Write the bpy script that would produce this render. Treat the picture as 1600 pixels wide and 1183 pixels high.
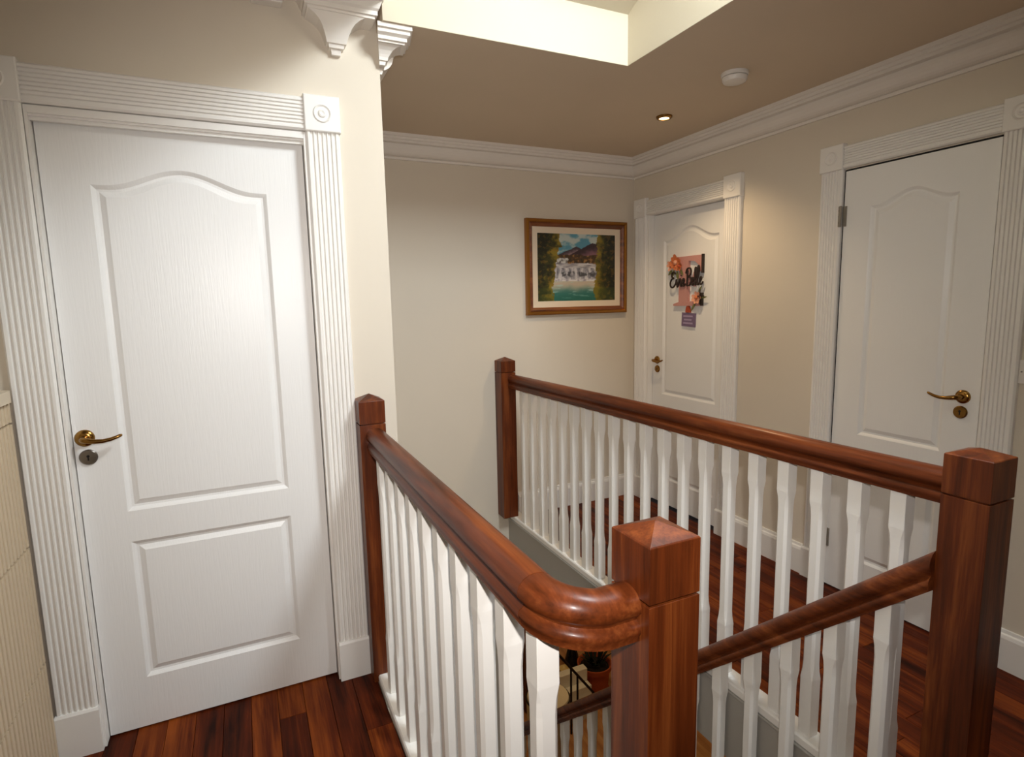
import bpy, bmesh, math, random
from mathutils import Vector, Matrix, noise
from mathutils.geometry import tessellate_polygon

for o in list(bpy.data.objects):
    bpy.data.objects.remove(o)
SC = bpy.context.scene
COL = SC.collection
PI = math.pi
random.seed(7)

# ------------------------------------------------------------------ camera, world, lights, exposure
cam_d = bpy.data.cameras.new('camera')
cam = bpy.data.objects.new('camera', cam_d)
COL.objects.link(cam)
cam_d.sensor_fit = 'HORIZONTAL'
cam_d.sensor_width = 36.0
cam_d.lens = 36.0 * 892.55 / 1600.0
cam_d.clip_start = 0.02
_r = Vector((0.90476552, -0.42539234, -0.02099321))
_u = Vector((0.07570223, 0.11211425, 0.99080753))
_f = Vector((0.4191283, 0.89803772, -0.13364026))
cam.matrix_world = Matrix(((_r.x, _u.x, -_f.x, 0.0), (_r.y, _u.y, -_f.y, 0.0), (_r.z, _u.z, -_f.z, 1.4288), (0, 0, 0, 1)))
SC.camera = cam

vs = SC.view_settings
vs.view_transform = 'Standard'
vs.look = 'None'
vs.gamma = 1.0
vs.use_curve_mapping = False
vs.exposure = 0.0

world = bpy.data.worlds.new('sky')
SC.world = world
world.use_nodes = True
world.node_tree.nodes['Background'].inputs[0].default_value = (0.75, 0.85, 1.0, 1)
world.node_tree.nodes['Background'].inputs[1].default_value = 1.0


def area_light(name, loc, sx, sy, power, colour, rot=(0, 0, 0)):
    d = bpy.data.lights.new(name, 'AREA')
    d.shape = 'RECTANGLE'
    d.size, d.size_y, d.energy, d.color = sx, sy, power, colour
    o = bpy.data.objects.new(name, d)
    COL.objects.link(o)
    o.location, o.rotation_euler = loc, rot
    return o


# daylight coming in through the roof window over the landing
area_light('roof_window_daylight', (1.27, 0.82, 3.03), 0.34, 1.10, 80, (0.87, 0.95, 1.0), (math.radians(22), math.radians(10), 0))
# the photographer's flash (it throws the balusters' shadows on the far doors)
_d = bpy.data.lights.new('camera_flash', 'SPOT')
_d.energy, _d.color, _d.shadow_soft_size = 92, (1.0, 0.95, 0.91), 0.02
_d.spot_size, _d.spot_blend = math.radians(108), 1.0
_o = bpy.data.objects.new('camera_flash', _d)
COL.objects.link(_o)
_o.location = (0.055, -0.007, 1.557)
_o.rotation_euler = Vector((0.37, 0.90, -0.17)).to_track_quat('-Z', 'Y').to_euler()

# main measures (metres): door wall, far wall, right wall, low ceiling
L, F, R, C = 2.14, 3.352, 2.535, 2.372
XC = 0.507            # outer corner of the door wall
XL = -0.87            # left wall
YR = -3.6             # wall behind the camera
GZ = -2.6             # hall floor downstairs
WX, WY = 1.505, 2.04  # raised ceiling edges
DH = 1.981


# ------------------------------------------------------------------ helpers
def lin(c):
    return tuple((v / 255 / 12.92) if v / 255 <= 0.04045 else (((v / 255 + 0.055) / 1.055) ** 2.4) for v in c)


class MB:
    def __init__(s):
        s.v, s.f = [], []

    def add(s, vs_, fs):
        n = len(s.v)
        s.v += [tuple(v) for v in vs_]
        s.f += [tuple(i + n for i in f) for f in fs]
        return s

    def box(s, x0, x1, y0, y1, z0, z1):
        return s.add([(x0, y0, z0), (x1, y0, z0), (x1, y1, z0), (x0, y1, z0), (x0, y0, z1), (x1, y0, z1), (x1, y1, z1), (x0, y1, z1)],
                     [(0, 3, 2, 1), (4, 5, 6, 7), (0, 1, 5, 4), (1, 2, 6, 5), (2, 3, 7, 6), (3, 0, 4, 7)])

    def loft(s, rings, closed=True, caps=True):
        n = len(rings[0])
        vs_ = [p for r in rings for p in r]
        fs = []
        for k in range(len(rings) - 1):
            for i in range(n if closed else n - 1):
                j = (i + 1) % n
                fs.append((k * n + i, k * n + j, (k + 1) * n + j, (k + 1) * n + i))
        if caps and closed:
            fs.append(tuple(range(n))[::-1])
            fs.append(tuple((len(rings) - 1) * n + i for i in range(n)))
        return s.add(vs_, fs)

    def prism(s, poly, axis, a, b):
        """poly in the two other axes (in xyz order)"""
        def P(p, t):
            return {'x': (t, p[0], p[1]), 'y': (p[0], t, p[1]), 'z': (p[0], p[1], t)}[axis]
        n = len(poly)
        vs_ = [P(p, a) for p in poly] + [P(p, b) for p in poly]
        fs = [(i, (i + 1) % n, n + (i + 1) % n, n + i) for i in range(n)]
        tri = tessellate_polygon([[Vector((p[0], p[1], 0)) for p in poly]])
        fs += [tuple(t) for t in tri] + [tuple(n + i for i in t[::-1]) for t in tri]
        return s.add(vs_, fs)

    def lathe(s, prof, n=20, origin=(0, 0, 0), axis='z', caps=True):
        rings = []
        for r, h in prof:
            ring = []
            for i in range(n):
                a = 2 * PI * i / n
                c, d = r * math.cos(a), r * math.sin(a)
                p = {'z': (c, d, h), 'y': (c, h, d), 'x': (h, c, d)}[axis]
                ring.append(tuple(p[k] + origin[k] for k in range(3)))
            rings.append(ring)
        return s.loft(rings, True, caps)

    def tube(s, pts, rad, n=8, flat=1.0):
        pts = [Vector(p) for p in pts]
        rad = rad if isinstance(rad, (list, tuple)) else [rad] * len(pts)
        rings = []
        up = None
        for i, p in enumerate(pts):
            t = (pts[min(i + 1, len(pts) - 1)] - pts[max(i - 1, 0)]).normalized()
            if up is None:
                up = Vector((0, 0, 1)) if abs(t.z) < 0.9 else Vector((0, 1, 0))
            a = t.cross(up).normalized()
            b = a.cross(t).normalized()
            up = b
            rings.append([p + a * (rad[i] * math.cos(2 * PI * k / n)) * flat + b * (rad[i] * math.sin(2 * PI * k / n)) for k in range(n)])
        return s.loft(rings)

    def build(s, name, mat, parent=None, smooth=False, bevel=0.0, origin=None):
        if parent is not None:
            w = Vector(parent.get('_o', (0, 0, 0)))
            base = w
        else:
            base = None
        if origin is None:
            xs, ys, zs = zip(*s.v)
            origin = ((min(xs) + max(xs)) / 2, (min(ys) + max(ys)) / 2, min(zs))
        origin = Vector(origin)
        me = bpy.data.meshes.new(name)
        me.from_pydata([tuple(Vector(v) - origin) for v in s.v], [], s.f)
        bm = bmesh.new()
        bm.from_mesh(me)
        bmesh.ops.recalc_face_normals(bm, faces=bm.faces)
        bm.to_mesh(me)
        bm.free()
        if smooth:
            for p in me.polygons:
                p.use_smooth = True
            me.set_sharp_from_angle(angle=math.radians(40))
        me.materials.append(mat)
        o = bpy.data.objects.new(name, me)
        COL.objects.link(o)
        o['_o'] = tuple(origin)
        if parent is not None:
            o.parent = parent
            o.location = origin - base
        else:
            o.location = origin
        if bevel:
            m = o.modifiers.new('bevel', 'BEVEL')
            m.width, m.segments, m.limit_method = bevel, 2, 'ANGLE'
        return o


def tag(o, label=None, cat=None, group=None, kind=None):
    if label:
        o['label'] = label
    if cat:
        o['category'] = cat
    if group:
        o['group'] = group
    if kind:
        o['kind'] = kind
    return o


def empty(name, loc, label=None, cat=None, group=None, kind=None):
    o = bpy.data.objects.new(name, None)
    COL.objects.link(o)
    o.location = loc
    o.empty_display_size = 0.05
    o['_o'] = tuple(loc)
    return tag(o, label, cat, group, kind)


def struct(name, mb, mat, label=None, cat=None, **k):
    return tag(mb.build(name, mat, **k), label, cat, kind='structure')


def place(me, name, loc, parent=None, scale=None):
    o = bpy.data.objects.new(name, me)
    COL.objects.link(o)
    o['_o'] = tuple(loc)
    if parent is not None:
        o.parent = parent
        o.location = Vector(loc) - Vector(parent['_o'])
    else:
        o.location = loc
    if scale:
        o.scale = scale
    return o


# ------------------------------------------------------------------ materials
def new_mat(name, col, rough=0.5, metal=0.0, spec=0.5, coat=0.0):
    m = bpy.data.materials.new(name)
    m.use_nodes = True
    b = m.node_tree.nodes['Principled BSDF']
    b.inputs['Base Color'].default_value = (*lin(col), 1)
    b.inputs['Roughness'].default_value = rough
    b.inputs['Metallic'].default_value = metal
    b.inputs['Specular IOR Level'].default_value = spec
    b.inputs['Coat Weight'].default_value = coat
    b.inputs['Coat Roughness'].default_value = 0.15
    return m, m.node_tree, b


def paint(name, col, rough=0.6, bump=0.05, scale=250, var=0.03, spec=0.4, stretch=None):
    m, nt, b = new_mat(name, col, rough, spec=spec)
    tc = nt.nodes.new('ShaderNodeNewGeometry')
    mp = nt.nodes.new('ShaderNodeMapping')
    nt.links.new(tc.outputs['Position'], mp.inputs[0])
    if stretch:
        mp.inputs['Scale'].default_value = stretch
    n = nt.nodes.new('ShaderNodeTexNoise')
    n.inputs['Scale'].default_value = scale
    n.inputs['Detail'].default_value = 3
    nt.links.new(mp.outputs[0], n.inputs['Vector'])
    bp = nt.nodes.new('ShaderNodeBump')
    bp.inputs['Strength'].default_value = bump
    bp.inputs['Distance'].default_value = 0.002
    nt.links.new(n.outputs['Fac'], bp.inputs['Height'])
    nt.links.new(bp.outputs[0], b.inputs['Normal'])
    n2 = nt.nodes.new('ShaderNodeTexNoise')
    n2.inputs['Scale'].default_value = 3.0
    nt.links.new(tc.outputs['Position'], n2.inputs['Vector'])
    mx = nt.nodes.new('ShaderNodeMix')
    mx.data_type = 'RGBA'
    c = lin(col)
    mx.inputs[6].default_value = (*[v * (1 - var) for v in c], 1)
    mx.inputs[7].default_value = (*[min(1, v * (1 + var)) for v in c], 1)
    nt.links.new(n2.outputs['Fac'], mx.inputs[0])
    nt.links.new(mx.outputs[2], b.inputs['Base Color'])
    return m


def wood(name, dark, mid, light, axis='y', rough=0.3, scale=1.0, per_object=0.0, coat=0.3, spec=0.5):
    m, nt, b = new_mat(name, mid, rough, spec=spec, coat=coat)
    N, K = nt.nodes, nt.links
    geo = N.new('ShaderNodeNewGeometry')
    info = N.new('ShaderNodeObjectInfo')
    mul = N.new('ShaderNodeVectorMath')
    mul.operation = 'SCALE'
    cmb = N.new('ShaderNodeCombineXYZ')
    for i in range(3):
        K.new(info.outputs['Random'], cmb.inputs[i])
    K.new(cmb.outputs[0], mul.inputs[0])
    mul.inputs['Scale'].default_value = 37.0
    add = N.new('ShaderNodeVectorMath')
    K.new(geo.outputs['Position'], add.inputs[0])
    K.new(mul.outputs[0], add.inputs[1])
    mp = N.new('ShaderNodeMapping')
    s = [22 * scale] * 3
    s['xyz'.index(axis)] = 1.6 * scale
    mp.inputs['Scale'].default_value = s
    K.new(add.outputs[0], mp.inputs[0])
    n = N.new('ShaderNodeTexNoise')
    n.inputs['Scale'].default_value = 1.0
    n.inputs['Detail'].default_value = 6
    n.inputs['Roughness'].default_value = 0.62
    n.inputs['Distortion'].default_value = 0.6
    K.new(mp.outputs[0], n.inputs['Vector'])
    fine = N.new('ShaderNodeTexNoise')
    mp2 = N.new('ShaderNodeMapping')
    s2 = [220 * scale] * 3
    s2['xyz'.index(axis)] = 6 * scale
    mp2.inputs['Scale'].default_value = s2
    K.new(add.outputs[0], mp2.inputs[0])
    fine.inputs['Scale'].default_value = 1.0
    K.new(mp2.outputs[0], fine.inputs['Vector'])
    mth = N.new('ShaderNodeMath')
    mth.operation = 'MULTIPLY_ADD'
    K.new(fine.outputs['Fac'], mth.inputs[0])
    mth.inputs[1].default_value = 0.22
    K.new(n.outputs['Fac'], mth.inputs[2])
    if per_object:
        m3 = N.new('ShaderNodeMath')
        m3.operation = 'MULTIPLY_ADD'
        K.new(info.outputs['Random'], m3.inputs[0])
        m3.inputs[1].default_value = per_object
        K.new(mth.outputs[0], m3.inputs[2])
        sub = N.new('ShaderNodeMath')
        sub.operation = 'SUBTRACT'
        K.new(m3.outputs[0], sub.inputs[0])
        sub.inputs[1].default_value = per_object * 0.5
        src = sub
    else:
        src = mth
    rp = N.new('ShaderNodeValToRGB')
    e = rp.color_ramp.elements
    e[0].position, e[0].color = 0.36, (*lin(dark), 1)
    e[1].position, e[1].color = 0.90, (*lin(light), 1)
    k = e.new(0.62)
    k.color = (*lin(mid), 1)
    K.new(src.outputs[0], rp.inputs[0])
    K.new(rp.outputs[0], b.inputs['Base Color'])
    bp = N.new('ShaderNodeBump')
    bp.inputs['Strength'].default_value = 0.06
    bp.inputs['Distance'].default_value = 0.002
    K.new(fine.outputs['Fac'], bp.inputs['Height'])
    K.new(bp.outputs[0], b.inputs['Normal'])
    return m


def emit(name, col, strength):
    m, nt, b = new_mat(name, col)
    b.inputs['Emission Color'].default_value = (*lin(col), 1)
    b.inputs['Emission Strength'].default_value = strength
    return m


M_WALL = paint('wall_paint_beige', (217, 206, 189), 0.75)
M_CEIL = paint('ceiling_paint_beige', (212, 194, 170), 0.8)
M_CREAM = paint('upper_ceiling_paint_cream', (212, 202, 180), 0.75)
M_WHITE = paint('white_gloss_trim', (236, 232, 226), 0.42, 0.01, 60)
M_CORN = paint('white_plaster_cornice', (232, 225, 216), 0.65, 0.05, 160)
M_DOOR = paint('white_door_paint_grain', (236, 234, 231), 0.36, 0.22, 14, 0.015, stretch=(14, 14, 0.9))
M_SPIN = paint('white_baluster_paint', (240, 237, 231), 0.4, 0.03, 90)
M_STRING = paint('fascia_shade_grey', (168, 164, 156), 0.5, 0.03, 90)  # the grey is the fascia's shade put into its base colour
M_REED = paint('cream_reeded_front', (206, 187, 158), 0.5, 0.03, 90)
M_CABTOP = paint('cabinet_top_paint', (214, 199, 176), 0.5, 0.03, 90)
M_FLOOR = wood('floor_board_wood', (36, 10, 2), (86, 32, 8), (140, 68, 22), 'y', 0.48, 1.0, 0.26, coat=0.0, spec=0.1)
M_SUB = wood('sub_floor_dark_wood', (24, 8, 4), (44, 16, 8), (60, 24, 10), 'y', 0.6)
M_NEWEL = wood('newel_wood', (42, 15, 4), (92, 40, 13), (140, 75, 32), 'z', 0.38, coat=0.05, spec=0.3)
M_RAIL = wood('handrail_wood', (46, 19, 7), (96, 44, 18), (140, 76, 37), 'y', 0.34, coat=0.06, spec=0.2)
M_STAIR = wood('stair_tread_wood', (46, 18, 8), (90, 42, 20), (130, 72, 36), 'x', 0.35)
M_HALL = wood('hall_floor_light_wood', (150, 92, 52), (196, 140, 92), (222, 176, 126), 'y', 0.4, 0.7)
M_BRASS, _, _b = new_mat('aged_brass', (150, 112, 58), 0.22, 1.0)
M_STEEL, _, _b = new_mat('satin_nickel_escutcheon', (140, 134, 128), 0.3, 1.0)
M_HINGE, _, _b = new_mat('dull_hinge_steel', (150, 142, 130), 0.5, 0.4)
M_DARK, _, _b = new_mat('black_void', (12, 10, 9), 0.6)
M_IRON, _, _b = new_mat('dark_iron', (34, 24, 20), 0.45, 0.6)
M_PLASTIC = paint('white_plastic', (228, 222, 214), 0.35, 0.02, 60)
M_GOLD, _, _b = new_mat('gold_leaf_frame', (160, 108, 46), 0.34, 0.8)
M_FRAMEBR = wood('frame_brown_wood', (66, 28, 8), (120, 62, 24), (166, 104, 48), 'x', 0.35)
M_SLIP = paint('cream_linen_slip', (226, 208, 184), 0.8, 0.2, 600)
M_PINK = paint('dusty_pink_letter', (196, 142, 134), 0.6)
M_BLACKW, _, _b = new_mat('black_script_wood', (40, 24, 16), 0.5)
M_ORANGE = paint('orange_petal', (206, 116, 70), 0.6)
M_PEACH = paint('peach_petal', (224, 160, 130), 0.6)
M_LEAF = paint('olive_leaf', (112, 112, 66), 0.6)
M_PURPLE = paint('purple_plaque_paint', (120, 100, 128), 0.6)
M_LILAC = paint('lilac_lettering', (168, 150, 178), 0.6)
M_RED = paint('red_bead', (170, 72, 44), 0.5)
M_TERRA = paint('terracotta_clay', (178, 84, 46), 0.7)
M_SOIL = paint('dark_soil', (30, 22, 18), 0.9)
M_CERAM = paint('cream_ceramic', (226, 200, 140), 0.35)
M_BLKCER, _, _b = new_mat('black_glazed_ceramic', (22, 20, 22), 0.15)
M_OATCH = paint('oatmeal_cloth', (214, 200, 178), 0.9, 0.3, 400)
M_GLOW = emit('downlight_bulb', (255, 226, 170), 14.0)
M_PANE = emit('daylight_pane', (235, 242, 255), 1.5)


# ------------------------------------------------------------------ the shell
# floor: a dark sub floor with individual boards on it
FT = 0.018
sub = MB()
sub.box(XL, 0.365, YR, L + 0.12, -0.28, -FT)
sub.box(0.365, 1.585, YR, 0.70, -0.28, -FT)
sub.box(1.52, R + 0.12, YR, F + 0.1, -0.28, -FT)
FLOOR = struct('floor', sub, M_SUB, 'dark red brown hardwood strip floor of the upstairs landing', 'floor', origin=(0, 0, 0))
# one unit board, chamfered along its top edges
bm_ = MB()
e1, e2 = 0.006, 0.0008
bm_.loft([[(0, 0, 0), (1, 0, 0), (1, 1, 0), (0, 1, 0)], [(0, 0, 0.93), (1, 0, 0.93), (1, 1, 0.93), (0, 1, 0.93)],
          [(0.012, 0.0015, 1), (0.988, 0.0015, 1), (0.988, 0.9985, 1), (0.012, 0.9985, 1)]])
unit_board = bm_.build('floor_board', M_FLOOR, FLOOR, origin=(0, 0, 0))
board_me = unit_board.data
bpy.data.objects.remove(unit_board)
BW = 0.088


def lay(x0, x1, y0, y1):
    n = max(1, round((x1 - x0) / BW))
    w = (x1 - x0) / n
    for i in range(n):
        y = y0 - random.uniform(0.0, 0.5)
        while y < y1 - 0.001:
            ln = random.choice((0.42, 0.55, 0.7, 0.85))
            a, b = max(y, y0), min(y + ln, y1)
            if y1 - b < 0.12:
                b = y1
                ln = 9
            if b - a > 0.03:
                place(board_me, 'floor_board', (x0 + i * w + 0.0005, a + 0.0005, -FT), FLOOR, (w - 0.001, b - a - 0.001, FT - 0.0002))
            y += ln


lay(XL, 0.365, -0.5, L + 0.11)
lay(0.365, 1.585, -0.5, 0.66)
lay(1.585, R, -0.5, F)

# walls ---------------------------------------------------------------
WT = 0.12
# door wall (faces the camera) with a notch for the first door
D1 = (-0.508, 0.231)
mb = MB()
mb.prism([(XL - WT, 0), (D1[0] - 0.03, 0), (D1[0] - 0.03, DH + 0.035), (D1[1] + 0.03, DH + 0.035), (D1[1] + 0.03, 0), (XC, 0), (XC, 2.75), (XL - WT, 2.75)], 'y', L, L + WT)
struct('wall_middle', mb, M_WALL, 'beige wall around the nearest white door at left', 'wall')
mb = MB()
mb.box(XL - WT, D1[1] + 0.1, L + WT + 0.001, L + WT + 0.03, 0, 2.3)
struct('wall_closet', mb, M_WALL, 'hidden backing wall behind the left white door', 'wall')
# stairwell wall beyond the corner, down to the hall
mb = MB()
mb.box(XC - WT, XC, L + WT, F, GZ, C)
mb.box(0.32, 0.44, 0.72, L + WT, GZ, -0.281)
struct('wall_stairwell', mb, M_WALL, 'beige stairwell side wall past the bright corner', 'wall')
# far wall
mb = MB()
mb.box(XC - WT, 1.56, F, F + WT, GZ, C + 0.1)
mb.box(1.56, R + WT, F, F + WT, -0.28, C + 0.1)
struct('wall_back', mb, M_WALL, 'beige far wall carrying the framed landscape painting', 'wall')
# right wall with notches for two doors
D2 = (2.520, 3.182)
D3 = (1.193, 1.788)
mb = MB()
mb.prism([(YR, 0), (D3[0] - 0.006, 0), (D3[0] - 0.006, DH + 0.008), (D3[1] + 0.006, DH + 0.008), (D3[1] + 0.006, 0),
          (D2[0] - 0.02, 0), (D2[0] - 0.02, DH + 0.02), (D2[1] + 0.02, DH + 0.02), (D2[1] + 0.02, 0), (F, 0), (F, C + 0.1), (YR, C + 0.1)], 'x', R, R + WT)
struct('wall_right', mb, M_WALL, 'beige wall on the right with two white doors', 'wall')
mb = MB()
mb.box(R + WT + 0.001, R + WT + 0.03, D3[0] - 0.1, F, 0, 2.2)
struct('wall_right_backing', mb, M_DARK, 'dark backing behind the right hand doors', 'wall')
mb = MB()
mb.box(XL - WT, XL, YR, L, -0.28, 3.2)
struct('wall_left', mb, M_WALL, 'beige wall behind the reeded cabinet', 'wall')
mb = MB()
mb.box(XL, R, YR - WT, YR, -0.28, 4.3)
struct('wall_rear', mb, M_WALL, 'beige wall behind the photographer', 'wall')

# low ceiling (over the stairwell and the corridor) and the raised ceiling
mb = MB()
mb.box(XC - .006, WX, WY, F, C, C + 0.08)
mb.box(WX, R, YR, F, C, C + 0.08)
struct('ceiling', mb, M_CEIL, 'shaded beige low ceiling with a single lit downlight', 'ceiling')
mb = MB()
def upz(y):
    return 2.565 + 0.42 * (WY - max(y, 0.15))
mb.prism([(WY - .003, C + .0003), (WY - .0002, C + .0003), (WY - .0002, C + .081), (WY + .09, C + .081), (WY + .09, 2.75), (WY - .003, 2.75)], 'x', XC - 0.006, WX)
struct('ceiling_upstand', mb, M_CREAM, 'bright cream upstand along the far edge of the raised ceiling', 'ceiling')
mb = MB()
mb.prism([(WX - .003, C + .0003), (WX - .0002, C + .0003), (WX - .0002, C + .081), (WX + .06, C + .081), (WX + .06, 4.3), (WX - .003, 4.3)], 'y', YR, WY - .0035)
struct('ceiling_upstand', mb, M_CREAM, 'cream upstand along the right edge of the raised ceiling', 'ceiling')
mb = MB()
RW = (1.05, 1.48, 0.15, 1.55)   # roof window opening
XB = 0.503


def slab(x0, x1, y0, y1):
    z0, z1 = upz(y0), upz(y1)
    mb.add([(x0, y0, z0), (x1, y0, z0), (x1, y1, z1), (x0, y1, z1), (x0, y0, z0 + .06), (x1, y0, z0 + .06), (x1, y1, z1 + .06), (x0, y1, z1 + .06)],
           [(0, 3, 2, 1), (4, 5, 6, 7), (0, 1, 5, 4), (1, 2, 6, 5), (2, 3, 7, 6), (3, 0, 4, 7)])


slab(XB, WX, YR, RW[2])
slab(XB, WX, RW[3], WY)
slab(XB, RW[0], RW[2], RW[3])
slab(RW[1], WX, RW[2], RW[3])
struct('ceiling_raised', mb, M_CREAM, 'pale raised ceiling above the landing', 'ceiling')
mb = MB().box(0.238, XB - .001, YR, L - .0005, 2.427, 4.3)
struct('ceiling_beam', mb, M_CREAM, 'cream boxed beam resting on the bell shaped corbel', 'beam')
mb = MB().box(XL, 0.238, YR, L, 2.455, 2.5)
struct('ceiling_left', mb, M_CEIL, 'beige ceiling in front of the left door', 'ceiling')
mb = MB()
w1 = empty('window_1', (1.27, 0.85, upz(0.76)), 'roof window in the raised ceiling', 'window', kind='structure')
mb = MB()
for (x0, x1, y0, y1) in ((RW[0], RW[1], RW[2], RW[2] + .04), (RW[0], RW[1], RW[3] - .04, RW[3]), (RW[0], RW[0] + .04, RW[2] + .04, RW[3] - .04), (RW[1] - .04, RW[1], RW[2] + .04, RW[3] - .04)):
    slab(x0, x1, y0, y1)
mb.build('window_frame', M_WHITE, w1)
mb = MB()
x0, x1, y0, y1 = RW[0] + .04, RW[1] - .04, RW[2] + .04, RW[3] - .04
mb.add([(x0, y0, upz(y0) + .045), (x1, y0, upz(y0) + .045), (x1, y1, upz(y1) + .045), (x0, y1, upz(y1) + .045)], [(0, 1, 2, 3)])
mb.build('pane', M_PANE, w1)

# cornices ------------------------------------------------------------
CPROF = [(0, 0), (0.086, 0), (0.086, -0.016), (0.078, -0.019), (0.078, -0.031), (0.070, -0.034), (0.070, -0.046), (0.050, -0.050), (0.050, -0.058)]
for i in range(7):
    t = i / 6
    CPROF.append((0.056 - 0.044 * (1 - math.cos(t * PI / 2)), -0.060 - 0.052 * math.sin(t * PI / 2)))
CPROF += [(0.016, -0.116), (0.012, -0.127), (0, -0.127)]


def cornice(name, label, p0, p1, n, m0, m1):
    """run from p0 to p1 (xy), n = direction into the room; m0/m1 = how far each end moves along the run per unit of projection"""
    p0, p1, n = Vector(p0), Vector(p1), Vector(n)
    t = (p1 - p0).normalized()
    a = [(*(p0 + n * p + t * (m0 * p)), C + z) for p, z in CPROF]
    b = [(*(p1 + n * p + t * (m1 * p)), C + z) for p, z in CPROF]
    mb = MB().loft([a, b])
    return struct(name, mb, M_CORN, label, 'cornice')


cornice('trim_1', 'white moulded cornice above the painting on the far wall', (XC, F), (R, F), (0, -1), 1, -1)
cornice('trim_2', 'long white moulded cornice above the doors on the right wall', (R, F), (R, YR), (-1, 0), 1, 0)
cornice('trim_3', 'short white cornice tucked behind the bright wall corner', (XC, L + 0.02), (XC, F), (1, 0), 0, -1)

# corbels at the wall corner
def corbel(name, label, cx, face, prof, cap, axis_y=True):
    root = empty(name, (cx, face, prof[0][0]), label, 'corbel')
    mb = MB()
    mb.loft([[(cx - hw, face, z), (cx - hw, face - pr, z), (cx + hw, face - pr, z), (cx + hw, face, z)] for z, hw, pr in prof])
    mb.build('bracket', M_CORN, root)
    mb = MB()
    mb.loft([[(x0, face, z), (x0, face - pr, z), (x1, face - pr, z), (x1, face, z)] for z, x0, x1, pr in cap])
    mb.build('cap_moulding', M_CORN, root)
    return root


bell = [(2.272, .015, .016), (2.288, .017, .022), (2.289, .024, .030), (2.300, .026, .034), (2.301, .032, .040), (2.312, .035, .046),
        (2.326, .040, .054), (2.342, .047, .064), (2.356, .058, .074), (2.368, .074, .082), (2.376, .090, .086)]
cap = [(2.376, .262, .478, .090), (2.384, .262, .478, .090), (2.385, .254, .486, .098), (2.398, .254, .486, .098), (2.404, .249, .491, .106), (2.424, .241, .499, .114), (2.4255, .236, .504, .120), (2.4265, .236, .504, .120)]
corbel('corbel', 'white bell shaped plaster corbel on the wall above the left door', 0.357, L, bell, cap)
root = empty('corbel', (XC + .05, WY + .06, 2.262), 'small white stepped corbel under the bright cream upstand', 'corbel')
def step_stack(layers):
    """plan outline per height: set back from the upstand edge, left end against the wall corner"""
    rings = []
    for p, z, fr in layers:
        yf = WY + fr
        xl = XC * yf / L
        rings.append([(xl, yf, C + z), (xl + p, yf, C + z), (XC + p, L + .02, C + z), (XC + .0005, L + .02, C + z)])
    return MB().loft(rings)
step_stack([(.092, -.052, .034), (.092, -.046, .034), (.100, -.045, .026), (.100, -.034, .026), (.112, -.027, .014), (.112, -.015, .014), (.120, -.014, .006), (.120, -.0005, .006)]).build('cap_moulding', M_CORN, root)
step_stack([(.020, -.110, .080), (.024, -.097, .080), (.030, -.096, .074), (.032, -.086, .072), (.038, -.078, .068), (.048, -.067, .060), (.062, -.058, .050), (.078, -.0525, .042)]).build('bracket', M_CORN, root)

# skirtings -----------------------------------------------------------
SK = [(0, 0), (0.02, 0), (0.02, 0.125), (0.016, 0.138), (0.010, 0.142), (0.008, 0.155), (0, 0.155)]


def skirting(name, label, p0, p1, n):
    p0, p1, n = Vector(p0), Vector(p1), Vector(n)
    mb = MB().loft([[(*(q + n * p), z + 0.0005) for p, z in SK] for q in (p0, p1)])
    struct(name, mb, M_WHITE, label, 'skirting')


skirting('baseboard_back', 'white skirting board below the painting, behind the balusters', (1.59, F), (R - .021, F), (0, -1))
skirting('baseboard_right', 'white skirting board between the two right hand doors', (R, 1.913), (R, 2.378), (-1, 0))
skirting('baseboard_right_near', 'white skirting board beside the big right newel post', (R, YR), (R, 1.085), (-1, 0))
skirting('baseboard_left', 'white skirting board along the left wall', (XL, YR), (XL, 0.8), (1, 0))


# ------------------------------------------------------------------ doors
def arch_loop(w0, w1, z0, zs, amp, d, flat=0.12, n=28):
    """closed outline (u, z), inset by d; arched top when amp>0"""
    u0, u1, b, t = w0 + d, w1 - d, z0 + d, zs - d
    pts = [(u0, b), (u1, b)]
    if amp <= 0:
        return pts + [(u1, t), (u0, t)]
    for i in range(n + 1):
        s = 1 - 2 * i / n
        k = min(1, abs(s) / (1 - flat))
        z = t + amp * 0.5 * (1 + math.cos(PI * k))
        pts.append(((u0 + u1) / 2 + s * (u1 - u0) / 2, z))
    return pts


PROF = [(0, 0), (0.005, -0.0035), (0.012, -0.0095), (0.019, -0.0105), (0.030, -0.0055), (0.036, -0.0025), (0.040, -0.0025)]


def door_leaf(root, T, w0, w1, panels, thick=0.04):
    """T(u, z, depth) -> world; depth positive = towards the viewer"""
    z0, z1 = 0.006, DH
    outer = [(w0, z0), (w1, z0), (w1, z1), (w0, z1)]
    holes = [arch_loop(*p, 0) for p in panels]
    allp = outer + [q for h in holes for q in h]
    tri = tessellate_polygon([[Vector((u, z, 0)) for u, z in outer]] + [[Vector((u, z, 0)) for u, z in h] for h in holes])
    mb = MB()
    mb.add([T(u, z, 0) for u, z in allp], [tuple(t) for t in tri])
    b = [T(u, z, 0) for u, z in outer] + [T(u, z, -thick) for u, z in outer]
    mb.add(b, [(0, 1, 5, 4), (1, 2, 6, 5), (2, 3, 7, 6), (3, 0, 4, 7), (4, 5, 6, 7)])
    mb.build('door_leaf', M_DOOR, root)
    for p in panels:
        mb = MB()
        rings = [[T(u, z, dep) for u, z in arch_loop(*p, d)] for d, dep in PROF]
        mb.loft(rings, True, False)
        last = arch_loop(*p, PROF[-1][0])
        tri = tessellate_polygon([[Vector((u, z, 0)) for u, z in last]])
        mb.add([T(u, z, PROF[-1][1]) for u, z in last], [tuple(t) for t in tri])
        mb.build('panel', M_DOOR, root)


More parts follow.
